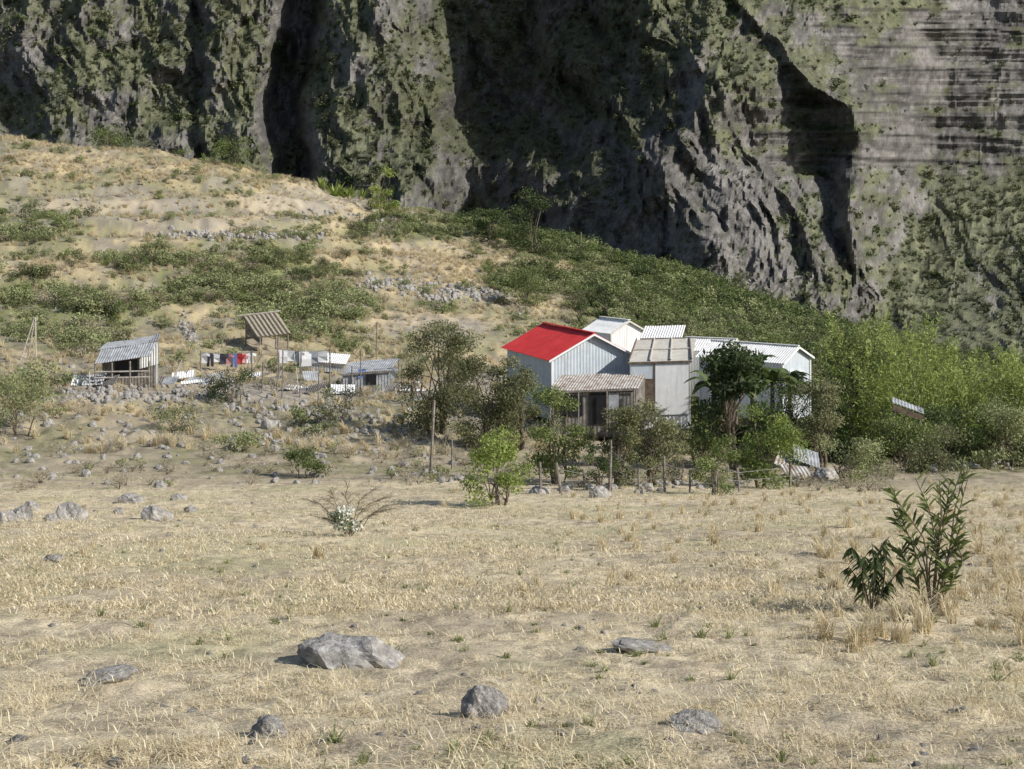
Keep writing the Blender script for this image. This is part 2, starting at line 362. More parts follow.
def bush_proto(name,mat,n=420,leaf=.12,wd=.08,lob=7,seed=0,stems=True):
    r=np.random.default_rng(seed); a=Acc()
    for k in range(lob):
        c=np.array([r.normal(0,.27),r.normal(0,.27),r.uniform(.15,.62)]); rad=r.uniform(.16,.34)
        m=n//lob; d=r.normal(size=(m,3)); d/=np.linalg.norm(d,axis=1)[:,None]; C=c+d*(rad*r.uniform(.5,1.1,m)**.5)[:,None]
        C[:,2]=np.maximum(C[:,2],.02)
        V,Q=leaves(C,leaf,wd,r=r); t=np.repeat(np.clip(r.uniform(.2,.8)*.6+.4*r.uniform(0,1,m)+ .25*(C[:,2]-.4),0,1),4)
        a.add(V,Q,0,t)
        if stems:
            V,Q=tube([(0,0,-.05),c*np.array([.4,.4,.6]),c],[.02,.014,.006],4); a.add(V,Q,1,.5)
    return a.build(name,[mat,M_bark],link=False)
def grass_proto(name,mat,nb,rad,h,w,seed,lean=.6,curl=.5):
    r=np.random.default_rng(seed); V=[];Q=[];T=[]
    for i in range(nb):
        ang=r.uniform(0,6.28); rr=rad*math.sqrt(r.uniform()); b=np.array([rr*math.cos(ang),rr*math.sin(ang),-.01])
        ha=r.uniform(0,6.28); d=np.array([math.cos(ha),math.sin(ha),0]); s=np.array([-d[1],d[0],0]); hh=h*r.uniform(.4,1.2); ln=abs(r.normal(0,lean))
        p1=b+np.array([0,0,hh*.55])+d*hh*.45*ln; p2=p1+np.array([0,0,hh*.35*(1-curl*r.uniform(0,1.2))])+d*hh*(.35+.6*ln)
        k=len(V); ww=w*r.uniform(.6,1.3)
        V+= [b-s*ww/2,b+s*ww/2,p1+s*ww*.4,p1-s*ww*.4,p2+s*ww*.08,p2-s*ww*.08]; Q+=[(k,k+1,k+2,k+3),(k+3,k+2,k+4,k+5)]; T+=[r.uniform(.1,.9)]*6
        T[-6:]=[T[-1]]*6
    return fastmesh(name,np.array(V),np.array(Q),[mat],attrs={'tint':('POINT','FLOAT',np.array(T))},link=False)
def rock_mesh(seed,sub=3):
    import bmesh
    bm=bmesh.new(); bmesh.ops.create_icosphere(bm,subdivisions=sub,radius=.5)
    co=np.array([v.co[:] for v in bm.verts]); r=np.random.default_rng(seed)
    d=co/np.linalg.norm(co,axis=1)[:,None]; sc=np.ones(len(co))
    for k in range(13):
        n=r.normal(size=3); n/=np.linalg.norm(n); h=r.uniform(.62,.95)
        dd=d@n; sc=np.minimum(sc,np.where(dd>.01,h/np.maximum(dd,.01),9))
    o=r.uniform(0,50,2); sc*=1+.2*(fbm(d[:,0]*3+o[0]+d[:,2]*2,d[:,1]*3+o[1]-d[:,2]*1.4,4,seed)-.5)*2
    co=d*.5*sc[:,None]
    for v,c in zip(bm.verts,co): v.co=c
    me=bpy.data.meshes.new('rock_mesh'); bm.to_mesh(me); bm.free(); me.materials.append(M_rock); return me

hillp=proto_coll('hill_bush_protos',[bush_proto('hb_a',LM_hill,420,.11,.06,8,1),bush_proto('hb_b',LM_hill,480,.10,.06,10,2),bush_proto('hb_c',LM_green,460,.11,.07,9,3),bush_proto('hb_d',LM_olive,360,.11,.05,8,4),bush_proto('hb_e',LM_dark,460,.12,.07,9,5),bush_proto('hb_f',LM_brush,300,.16,.02,8,6)])
cliffp=proto_coll('cliff_bush_protos',[bush_proto('cb_a',LM_cliff,120,.2,.15,6,11,False),bush_proto('cb_b',LM_cliff,130,.2,.14,8,12,False),bush_proto('cb_c',LM_dark,120,.2,.15,6,13,False)])
grassn=proto_coll('grass_near_protos',[grass_proto('gn_%d'%i,LM_straw,30,.18,.036+.009*i,.0055,20+i,1.5,1.) for i in range(4)])
grassf=proto_coll('grass_far_protos',[grass_proto('gf_%d'%i,LM_straw,40,.36,.06,.012,30+i,1.4,1.) for i in range(3)])
tuftp=proto_coll('tuft_protos',[grass_proto('tf_%d'%i,LM_straw,70,.13,.55,.016,40+i,.35,.5) for i in range(3)])
weedp=proto_coll('weed_protos',[grass_proto('wd_0',LM_weed,40,.06,.16,.012,50,.7,.4),grass_proto('wd_1',LM_weed,26,.05,.12,.02,51,.9,.4),bush_proto('wd_2',LM_weed,160,.14,.07,4,52),bush_proto('wd_3',LM_brush,160,.2,.02,5,53)])
rockp=proto_coll('rubble_protos',[bpy.data.objects.new('rb_%d'%i,rock_mesh(60+i,2)) for i in range(5)])

def samp(n,y0,y1,p0,p1,power=1.):
    y=np.sqrt(rng.uniform(y0**2,y1**2,n)) if power==1 else np.exp(rng.uniform(math.log(y0),math.log(y1),n))
    px=rng.uniform(p0,p1,n); x=(px-HX)/F*y
    return x,y
def P3(x,y,dz=0): return np.stack([x,y,H(x,y)+dz],1)
# field grass
x,y=samp(10000,5.2,19,-160,1180,0); m=rng.uniform(0,1,len(x))<.10+.75*sst(.4,.62,1-fbm(x*1.5,y*1.5,4,51)); x,y=x[m],y[m]
scat_simple('dry_grass',P3(x,y),.6,1.4,4,grassn)
x,y=samp(13500,14,62,-120,1150,0); m=(rng.uniform(0,1,len(x))<(.12+.75*sst(.4,.62,1-fbm(x*1.5,y*1.5,4,51)))*(1-.6*sst(50,60,y))); x,y=x[m],y[m]
scat_simple('dry_grass_distant',P3(x,y),.5,1.3,3,grassf)
x,y=samp(160,24,52,560,1100,0); xx,yy=samp(50,12,60,-60,1100,0); x2,y2=samp(130,12,24,820,1100,0)
x=np.r_[x,xx,x2]; y=np.r_[y,yy,y2]; scat_simple('grass_tufts',P3(x,y),.2,.65,3,tuftp)
x,y=samp(800,6,60,-60,1100,0); m=fbm(x*.4,y*.4,3,77)>.46; x,y=x[m],y[m]; scat_simple('field_weeds',P3(x,y),.2,.7,2,weedp)
# pasture weeds
x,y=samp(7000,50,100,-150,900); g=fbm(x*.25,y*.25,4,78); m=(g>.52)&(rng.uniform(0,1,len(x))<.45); x,y=x[m],y[m]
n=len(x); scatter('pasture_weeds',P3(x,y),np.stack([rng.normal(0,.1,n),rng.normal(0,.1,n),rng.uniform(0,6.28,n)],1),rng.uniform(.35,.95,n)[:,None]*np.ones((n,3)),rng.choice([0,1,2,3],n,p=[.22,.18,.08,.52]),weedp)
# hill tall dry grass
x,y=samp(28000,66,216,-150,760); z=H(x,y); ppx=HX+F*x/y; ppy=HY-F*z/y
hay=np.maximum.reduce([ell(ppx,ppy,80,168,120,14),ell(ppx,ppy,240,180,90,12),ell(ppx,ppy,480,265,150,24),ell(ppx,ppy,130,262,90,14),ell(ppx,ppy,380,340,60,18),ell(ppx,ppy,60,140,80,8)])
dn=.30+.8*hay-.12*soilm(ppx,ppy); m=(rng.uniform(0,1,len(x))<dn*(.4+1.2*(fbm(x*.2,y*.2,3,79)>.5))); x,y=x[m],y[m]
scat_simple('hillside_dry_grass',P3(x,y),.5,1.4,3,tuftp)
# hill shrubs
x,y=samp(36000,72,217,-160,900); z=H(x,y); ppx=HX+F*x/y; ppy=HY-F*z/y
g=greenm(ppx+(fbm(x*.08,y*.08,3,40)-.5)*60,ppy+(fbm(x*.08,y*.08,3,41)-.5)*25)
crest=sst(.0,1,(ppx-380)/250)*sst(180,205,y)
dn=.045+.42*g+.5*crest+.35*sst(560,800,ppx)*sst(95,130,y)-.06*soilm(ppx,ppy)
dn*=np.where((ppx<700)&(y<100),.13,1); dn*=.3+1.1*sst(.44,.6,fbm(x*.14,y*.14,4,33))
m=rng.uniform(0,1,len(x))<dn; x,y=x[m],y[m]; ppx=ppx[m]; g=g[m]
n=len(x); big=rng.uniform(.45,1.6,n)*(1+.6*sst(450,700,ppx)*sst(150,200,y))*(1+.35*g)
idx=rng.choice([0,1,2,3,4,5],n,p=[.34,.28,.06,.12,.03,.17]); dk=(sst(380,520,ppx)*sst(140,200,y)>rng.uniform(0,1,n)); idx[dk]=rng.choice([0,1,2,3,4],dk.sum(),p=[.2,.2,.25,.15,.2])
rot=np.stack([rng.normal(0,.1,n),rng.normal(0,.1,n),rng.uniform(0,6.28,n)],1); scl=np.stack([big*1.15,big*1.15,big*rng.uniform(.6,1.2,n)],1)
scatter('hillside_shrubs',P3(x,y,-.05),rot,scl,idx,hillp)
# right side scrub
x,y=samp(3000,60,200,640,1250); n=len(x); m=rng.uniform(0,1,n)<.8*sst(60,72,y)*sst(0,1,(HX+F*x/y-560)/200); x,y=x[m],y[m]; n=len(x)
idx=rng.choice([0,1,2,4,3],n,p=[.15,.15,.35,.2,.15]); big=rng.uniform(.9,2.5,n)
scatter('scrub_thicket',P3(x,y,-.1),np.stack([rng.normal(0,.1,n),rng.normal(0,.1,n),rng.uniform(0,6.28,n)],1),np.stack([big,big,big*rng.uniform(.6,1.1,n)],1),idx,hillp)
# cliff shrubs
n=66000; i=rng.integers(1,len(pys)-1,n); j=rng.integers(1,len(pxs)-1,n)
pr=(.08+.75*veg[i,j]**1.3)*(1-.45*strat[i,j]); keep=(PYg[i,j]<390)&(PYg[i,j]>-60)&(PXg[i,j]>-90)&(PXg[i,j]<1110)&(rng.uniform(0,1,n)<pr); i,j=i[keep],j[keep]; n=len(i)
pp=P[i,j]; big=rng.uniform(.8,2.1,n)*(1+1.1*(rng.uniform(0,1,n)>.94))*(D[i,j]/450)
scatter('cliff_vegetation',pp,np.stack([rng.normal(.3,.2,n),rng.normal(0,.2,n),rng.uniform(0,.6,n)],1),np.stack([big*1.1,big*1.1,big*.9],1),rng.choice([0,1,2],n,p=[.44,.4,.16]),cliffp)
# stones
def rubble(name,pts,s0,s1): 
    n=len(pts); scatter(name,pts,rng.uniform(0,6.28,(n,3)),(rng.uniform(s0,s1,n)**1)[:,None]*rng.uniform(.6,1.1,(n,3)),rng.integers(0,5,n),rockp)
L=[]
def line_st(a,b,n,js,jy):
    for k in range(n):
        t=rng.uniform(); px_=a[0]+(b[0]-a[0])*t+rng.normal(0,js); py_=a[1]+(b[1]-a[1])*t+rng.normal(0,jy); p=site(px_,py_); p[2]+=rng.uniform(-.05,.1); L.append(p)
line_st((362,282),(505,298),260,3,3.5); line_st((160,236),(322,238),160,3,2); line_st((405,292),(450,300),60,4,3); line_st((300,215),(420,222),60,5,2)
rubble('terrace_wall',np.array(L),.35,.95); L=[]
line_st((60,392),(205,400),170,8,6); line_st((70,375),(110,400),40,5,4); line_st((180,320),(195,345),60,3,4); line_st((200,398),(420,430),220,12,8); line_st((230,440),(300,445),40,10,5); line_st((560,492),(840,478),60,8,3); line_st((940,470),(1024,462),40,8,3)
for k in range(360): L.append(site(rng.uniform(-20,460),rng.uniform(385,485)))
for k in range(300): L.append(site(rng.uniform(0,560),rng.uniform(160,340)))
rubble('rubble_stones',np.array(L),.12,.55)
x,y=samp(300,6,48,-50,1080,0); xx,yy=samp(120,22,50,-40,260,0); rubble('field_pebbles',P3(np.r_[x,xx],np.r_[y,yy],-0.01),.02,.12)
for k,(a,b,w,h) in enumerate([(20,520,28,18),(3,522,20,14),(68,520,32,17),(50,522,14,8),(155,520,32,14),(130,504,28,10),(178,500,16,6),(355,666,104,25),(485,718,44,32),(265,738,42,18),(100,683,58,10),(50,562,24,6),(695,731,54,12),(645,652,64,7),(160,488,14,7),(18,742,22,5),(825,480,30,12),(600,498,22,10),(540,494,20,9),(270,430,20,12),(30,510,18,9),(118,514,12,6),(190,512,14,6)]):
    s=site(a,b); m_=s[1]/F; ob=bpy.data.objects.new('rock' if k==0 else 'rock.%03d'%k,rock_mesh(200+k,4)); scene.collection.objects.link(ob)
    hh=h*m_; ob.scale=(w*m_*1.08,w*m_*.8,hh*1.9); ob.location=s+np.array([0,w*m_*.2,hh*.02]); ob.rotation_euler=(rng.normal(0,.1),rng.normal(0,.1),rng.uniform(-.4,.4))

# ------------------------------------------------------------------ trees
cnt={}
def nm(n):
    k=cnt.get(n,0); cnt[n]=k+1; return n if k==0 else '%s.%03d'%(n,k)
def tree(kind,pxc,base,top,rpx,mat,nleaf=5000,leaf=.13,wd=.07,lobes=18,low=.3,trunk=.09,seed=1,stems=1,droop=.1,tight=.33):
    r=np.random.default_rng(seed); s=site(pxc,base); k=s[1]/F; Hh=(base-top)*k; R=rpx*k; a=Acc()
    cs=[]
    for i in range(lobes):
        zz=low+(1-low)*r.uniform(.05,.95); prof=math.sqrt(max(.12,1-((zz-(low+.45*(1-low)))/(.6*(1-low)))**2))
        an=r.uniform(0,6.28); rr=R*prof*math.sqrt(r.uniform(.05,1))*.85
        cs.append(np.array([rr*math.cos(an),rr*math.sin(an),zz*Hh]))
    st=[np.array([r.normal(0,.12*R*(stems>1)),r.normal(0,.12*R*(stems>1)),-.15]) for _ in range(stems)]
    tops=[]
    for q in st:
        P_=[q]; 
        for t in (.25,.5,.75,.92): P_.append(q*(1+t)+np.array([r.normal(0,.05*R),r.normal(0,.05*R),t*Hh*(low+.45*(1-low))/.92+.1]))
        V,Q=tube(P_,np.array([1.25,1,.85,.6,.4])*trunk,7); a.add(V,Q,1); tops.append(np.array(P_))
    for c in cs:
        T=tops[r.integers(0,len(tops))]; b=T[r.integers(1,4)]; b=b if b[2]<c[2] else T[1]
        mid=(b+c)/2+np.array([0,0,.08*Hh*r.uniform(-.2,1)])+r.normal(0,.05*R,3)
        V,Q=tube([b,mid,c],np.array([.45,.28,.1])*trunk,5); a.add(V,Q,1)
        rad=R*tight*r.uniform(.7,1.3); m=int(nleaf/lobes*r.uniform(.6,1.4)); tw=3
        for _ in range(tw):
            e=c+r.normal(0,1,3)*rad*.8; V,Q=tube([c,(c+e)/2,e],np.array([.12,.08,.04])*trunk,4); a.add(V,Q,1)
        d=r.normal(size=(m,3)); d/=np.linalg.norm(d,axis=1)[:,None]
        C=c+d*(rad*r.uniform(.1,1.25,m)**.6)[:,None]*np.array([1.15,1.15,.75]); C[:,2]=np.maximum(C[:,2],.05)
        V,Q=leaves(C,leaf,wd,droop,r=r); t=np.clip(r.uniform(0,.5)+.45*r.uniform(0,1,m)+.15*(C[:,2]/Hh),0,1)
        a.add(V,Q,0,np.repeat(t,4))
    ob=a.build(nm(kind),[mat,M_bark]); ob.location=s; return ob
T=tree
T('tree',442,436,324,40,LM_olive,11500,.14,.08,30,.06,.10,1,4)
T('tree',488,448,344,38,LM_olive,7600,.13,.07,26,.08,.07,2,4)
T('tree',520,450,352,32,LM_olive,7000,.13,.07,24,.06,.07,40,4)
T('tree',412,405,350,18,LM_olive,1400,.12,.06,9,.2,.06,3,2)
T('tree',558,484,386,34,LM_green,5600,.11,.06,22,.06,.06,4,4)
T('tree',618,488,408,28,LM_olive,4400,.11,.06,18,.06,.06,44,4)
T('tree',650,486,402,34,LM_olive,5200,.11,.06,22,.06,.07,5,4)
T('tree',738,470,346,40,LM_dark,5200,.30,.11,24,.12,.10,6,3,.6)
T('tree',762,488,400,40,LM_bright,5600,.11,.06,18,.06,.06,7,4)
T('tree',700,464,410,28,LM_green,3200,.12,.07,14,.05,.07,8,3)
T('tree',795,456,374,34,LM_green,6200,.12,.07,22,.05,.07,9,3)
T('tree',822,470,384,30,LM_olive,4800,.12,.07,16,.05,.07,41,3)
T('tree',855,450,326,40,LM_green,8200,.13,.08,24,.1,.1,10,3)
T('tree',1000,455,372,48,LM_green,5000,.13,.07,20,.05,.1,12,3)
T('tree',900,468,418,40,LM_green,4400,.12,.07,16,.05,.07,13,3)
T('tree',955,466,402,36,LM_dark,4400,.12,.07,16,.05,.07,45,3)
T('tree',1010,470,405,42,LM_hill,4800,.12,.07,16,.05,.06,14,3)
T('tree',605,330,285,18,LM_dark,1800,.2,.12,12,.1,.1,15,2)
T('tree',530,255,192,28,LM_dark,3600,.28,.18,16,.05,.14,16,3)
T('tree',490,240,205,20,LM_dark,2200,.28,.18,12,.05,.12,42,3)
T('tree',385,215,165,16,LM_bright,1400,.3,.2,10,.1,.12,17,2)
T('tree',525,310,268,22,LM_green,1800,.22,.14,12,.1,.1,18,2)
T('tree',235,160,132,24,LM_green,1500,.3,.18,10,.05,.1,19,3)
T('tree',110,148,124,26,LM_green,1500,.3,.18,10,.05,.1,20,3)
T('shrub',498,505,437,37,LM_bright,4600,.09,.05,16,.03,.035,21,5)
T('shrub',308,478,446,24,LM_green,1900,.10,.05,10,.02,.03,22,4)
T('shrub',232,405,372,28,LM_dark,2200,.12,.07,12,.02,.04,23,4)
T('shrub',335,430,392,26,LM_olive,1500,.11,.06,12,.05,.04,24,4)
T('shrub',480,450,412,30,LM_olive,2200,.11,.06,12,.05,.04,25,4)
T('shrub',20,432,378,40,LM_hill,3000,.12,.07,14,.02,.04,26,4)
T('shrub',175,432,408,34,LM_hill,1600,.11,.06,12,.02,.04,27,4)
T('shrub',235,452,434,26,LM_hill,1400,.11,.06,10,.02,.03,46,4)
T('shrub',850,482,440,40,LM_hill,2600,.10,.06,14,.02,.04,28,4)
T('shrub',935,472,425,36,LM_olive,2600,.10,.06,14,.02,.04,29,4)
T('shrub',600,490,445,22,LM_dark,1300,.09,.05,9,.05,.03,30,3)
T('shrub',715,494,436,28,LM_green,2200,.09,.05,9,.05,.03,31,3)
T('shrub',680,480,432,24,LM_olive,1900,.10,.05,9,.05,.03,43,3)
T('flowering_shrub',349,537,503,20,LM_bloom,900,.07,.045,10,.05,.014,48,5)
# banana-like plants beside the white annex
def banana(pxc,base,top,rp,seed,mat=LM_dark,nl=14):
    r=np.random.default_rng(seed); s=site(pxc,base); k=s[1]/F; h=(base-top)*k; R=rp*k; a=Acc()
    th=h*.72; V,Q=tube([(0,0,-.2),(.03,0,th*.5),(0,.03,th)],[.16,.13,.08],8); a.add(V,Q,1)
    for i in range(nl):
        an=i*2.4+r.normal(0,.3); el=r.uniform(.35,1.35); d=np.array([math.cos(an),math.sin(an),0]); L_=R*r.uniform(.9,1.3); sd=np.array([-d[1],d[0],0]); w=L_*.18
        tt=np.linspace(0,1,9); mid=np.array([0,0,th*.92])+np.outer(L_*tt*math.cos(el*.6),d)+np.outer(L_*(math.sin(el)*tt*1.7-1.15*tt**2),[0,0,1])
        wd=w*np.sin(np.clip(tt*.93+.08,0,1)*math.pi)**.6; up=np.array([0,0,.25])
        for sg in(-1,1):
            E=mid+sg*sd*wd[:,None]-up*wd[:,None]+r.normal(0,.02,(9,3)); V=np.concatenate([mid,E]); Q=[(q,q+1,10+q,9+q) for q in range(8) if r.uniform()>.1]
            a.add(V,Q,0,r.uniform(.2,.9))
    ob=a.build(nm('banana_plant'),[mat,M_bark]); ob.location=s
banana(714,452,360,28,1); banana(752,448,340,32,2); banana(772,454,348,28,3,LM_green); banana(735,462,366,28,4); banana(790,448,356,24,5); banana(728,456,350,26,6,LM_green)
# bamboo
def bamboo(px0,px1,base,top,n,seed):
    r=np.random.default_rng(seed); a=Acc(); c=site((px0+px1)/2,base)
    for i in range(n):
        t=r.uniform(); s=site(px0+(px1-px0)*t,base+r.uniform(-14,14))-c; k=c[1]/F
        h=(base-top)*k*r.uniform(.65,1.12)*(.87+.2*math.sin(t*9+1)); an=r.uniform(0,6.28); d=np.array([math.cos(an),math.sin(an),0]); ln=r.uniform(.1,.35)
        tt=np.linspace(0,1,7); Pp=s+np.outer(tt**2.2*ln*h,d)+np.outer(h*(tt-.12*tt**3),[0,0,1]); 
        V,Q=tube(Pp,.03*(1-.8*tt)+.004,5); a.add(V,Q,1)
        m=250; ti=r.uniform(.12,1,m); C=np.stack([np.interp(ti,tt,Pp[:,q]) for q in range(3)],1); off=r.normal(0,.24,(m,3))*(1.15-ti*.7)[:,None]; C+=off
        dr=off/(np.linalg.norm(off,axis=1)[:,None]+1e-6); dr[:,2]+=.5
        V,Q=leaves(C,.28,.07,.1,dirs=dr,r=r); a.add(V,Q,0,np.repeat(np.clip(r.uniform(-.1,.35)+.3*ti+.35*r.uniform(0,1,m),0,1),4))
    ob=a.build(nm('bamboo_thicket'),[LM_bright,M_bark]); ob.location=c
bamboo(850,935,446,318,115,5); bamboo(925,1060,448,336,130,6)

# foreground saplings (long leaves)
def sapling(stems,mat,ll,lw,droop,seed,per=26,name='oleander_shrub',stw=.009,smat=None):
    r=np.random.default_rng(seed); s0=site(*stems[0][0]); a=Acc(); y=s0[1]
    for st in stems:
        n=len(st); dy=r.normal(0,.12); Pp=np.array([W(p[0],p[1],y)+np.array([0,dy*(i/(n-1)),0]) for i,p in enumerate(st)])-s0
        Pp[0][2]-=.04
        tt=np.linspace(0,1,n); ti=np.linspace(0,1,12); Pc=np.stack([np.interp(ti,tt,Pp[:,q]) for q in range(3)],1)
        V,Q=tube(Pc,stw*(1-.75*ti)+.002,5); a.add(V,Q,1)
        m=per; tl=np.sort(r.uniform(.3,1.0,m)); B=np.stack([np.interp(tl,ti,Pc[:,q]) for q in range(3)],1)
        tan=Pc[-1]-Pc[5]; tan/=np.linalg.norm(tan)
        an=r.uniform(0,6.28,m); D_=np.stack([np.cos(an),np.sin(an),np.zeros(m)],1)*.8+tan*.75; D_[:,2]-=droop
        D_/=np.linalg.norm(D_,axis=1)[:,None]; ln=ll*r.uniform(.6,1.2,m)
        side=np.cross(D_,r.normal(size=(m,3))); side/=np.linalg.norm(side,axis=1)[:,None]
        for q in range(m):
            b=B[q]; d=D_[q]; l=ln[q]; w=lw*r.uniform(.8,1.2); d2=d+np.array([0,0,-.35]); d2/=np.linalg.norm(d2)
            p1=b+d*l*.3; p2=b+d*l*.62; p3=p2+d2*l*.38; sd=side[q]
            V=[b-sd*w*.1,b+sd*w*.1,p1+sd*w*.5,p1-sd*w*.5,p2+sd*w*.42,p2-sd*w*.42,p3+sd*w*.03,p3-sd*w*.03]
            a.add(V,[(0,1,2,3),(3,2,4,5),(5,4,6,7)],0,r.uniform(.2,.95))
    ob=a.build(nm(name),[mat,smat or M_bark]); ob.location=s0
sapling([[(932,612),(928,580),(915,545),(900,500)],[(932,612),(935,570),(945,520),(965,462)],[(932,612),(940,575),(955,545),(962,522)],[(932,612),(938,560),(930,510),(915,478)],[(934,612),(945,590),(948,560),(970,480)],[(930,612),(922,590),(912,570),(905,555)],[(932,612),(936,560),(942,520),(940,482)],[(932,612),(950,585),(962,560),(955,540)],[(930,612),(925,540),(900,505),(888,488)],[(934,612),(950,560),(958,505),(972,470)],[(930,612),(918,590),(914,575),(908,562)],[(932,612),(938,590),(940,575),(944,562)],[(932,612),(930,570),(950,510),(955,488)],[(932,612),(925,560),(905,530),(895,515)]],LM_green,.17,.028,.05,3,32)
sapling([[(872,614),(868,580),(858,555),(850,545)],[(872,614),(875,580),(880,555),(892,540)],[(874,614),(880,590),(890,575),(898,562)],[(870,614),(866,590),(855,575),(848,566)],[(872,614),(874,575),(872,555),(870,540)],[(874,614),(884,585),(886,560),(882,543)],[(872,614),(862,590),(860,570),(862,552)],[(872,614),(880,595),(876,580),(878,565)]],LM_dark,.16,.026,1.5,4,34)
sapling([[(350,536),(345,520),(338,510),(325,500)],[(350,536),(355,515),(360,500),(376,488)],[(350,536),(362,520),(375,512),(392,508)],[(350,536),(340,525),(328,518),(312,514)],[(350,536),(350,510),(345,495),(350,480)],[(350,536),(358,515),(368,505),(385,498)],[(350,536),(340,515),(335,500),(330,488)],[(360,530),(370,515),(385,505),(400,503)],[(340,530),(330,515),(318,505),(305,503)]],LM_brush,.24,.010,.05,6,60,'dry_bush',.008)
# agaves on crest
def agave(a0,b0,R,seed):
    s=site(a0,b0); r=np.random.default_rng(seed); a=Acc()
    for i in range(34):
        an=r.uniform(0,6.28); el=r.uniform(.25,1.4); d=np.array([math.cos(an)*math.cos(el),math.sin(an)*math.cos(el),math.sin(el)]); sd=np.array([-math.sin(an),math.cos(an),0]); l=R*r.uniform(.7,1.1); w=R*.14
        p1=d*l*.4; p2=d*l
        a.add([-sd*w*.4,sd*w*.4,p1+sd*w*.5,p1-sd*w*.5,p2+sd*.02,p2-sd*.02],[(0,1,2,3),(3,2,4,5)],0,r.uniform(.2,.9))
    ob=a.build(nm('agave_plant'),[LM_bright]); ob.location=s
for q in ((335,178,2.8),(350,182,2.4),(322,170,2.1),(380,190,2.2),(362,190,1.8),(205,160,1.7),(160,200,.8),(343,166,2.4)): agave(q[0],q[1],q[2],int(q[0]))

# ------------------------------------------------------------------ buildings
UP=np.array([0,0,1.])
def box(name,c,ex,ey,ez,mat,parent):
    c=np.array(c,float); V=[c+sx*ex+sy*ey+sz*ez for sx in(-1,1) for sy in(-1,1) for sz in(-1,1)]
    return pymesh(name,V,[(0,1,3,2),(4,6,7,5),(0,4,5,1),(2,3,7,6),(0,2,6,4),(1,5,7,3)],mat,parent)
def beam(name,a,b,w,mat,parent):
    a=np.array(a,float);b=np.array(b,float);V,Q=tube([a,(a+b)/2,b],[w,w,w],6); return fastmesh(name,V,Q,[mat],parent=parent)
def sheet(name,p0,e1,e2,mat,parent,pitch=.16,amp=.018,sag=.0,thick=.02):
    p0=np.array(p0,float);e1=np.array(e1,float);e2=np.array(e2,float); L1=np.linalg.norm(e1); n=max(8,int(L1/pitch*5)); nr=6
    nrm=np.cross(e1,e2); nrm/=np.linalg.norm(nrm); 
    if nrm[2]<0: nrm=-nrm
    s=np.linspace(0,1,n); t=np.linspace(0,1,nr); S_,T_=np.meshgrid(s,t)
    wv=amp*np.sin(S_*L1/pitch*2*math.pi)+.03*(fbm(S_*L1*.8+p0[0],T_*3,2,9)-.5)*2-sag*4*T_*(1-T_)
    V=p0+S_[...,None]*e1+T_[...,None]*e2+wv[...,None]*nrm; V=V.reshape(-1,3); Q=gridq(nr,n)
    V2=V-nrm*thick; m=len(V); Qb=Q[:,::-1]+m
    ed=[]
    for i in range(n-1): ed.append((i,i+1,m+i+1,m+i)); k=(nr-1)*n+i; ed.append((k,k+1,m+k+1,m+k))
    for i in range(nr-1): ed.append((i*n,(i+1)*n,m+(i+1)*n,m+i*n)); k=i*n+n-1; ed.append((k,k+n,m+k+n,m+k))
    return fastmesh(name,np.concatenate([V,V2]),np.concatenate([Q,Qb,np.array(ed)]),[mat],parent=parent)
def siding(name,a,b,zb,ztf,mat,parent,pitch=.2,amp=.012):
    a=np.array(a[:2],float);b=np.array(b[:2],float); L1=np.linalg.norm(b-a); n=max(8,int(L1/pitch*4)); s=np.linspace(0,1,n)
    if ztf(.5)>max(ztf(0),ztf(1))+.05: s=np.sort(np.append(s,.5)); n=len(s)
    nr=np.array([b[1]-a[1],-(b[0]-a[0])])/L1
    xy=a+s[:,None]*(b-a)+amp*np.sin(s*L1/pitch*2*math.pi)[:,None]*nr
    V=np.concatenate([np.c_[xy,np.full(n,zb)],np.c_[xy,[ztf(q) for q in s]]]); Q=np.array([(i,i+1,n+i+1,n+i) for i in range(n-1)])
    return fastmesh(name,V,Q,[mat],parent=parent)
def v3(d,z=0): return np.array([d[0],d[1],z])
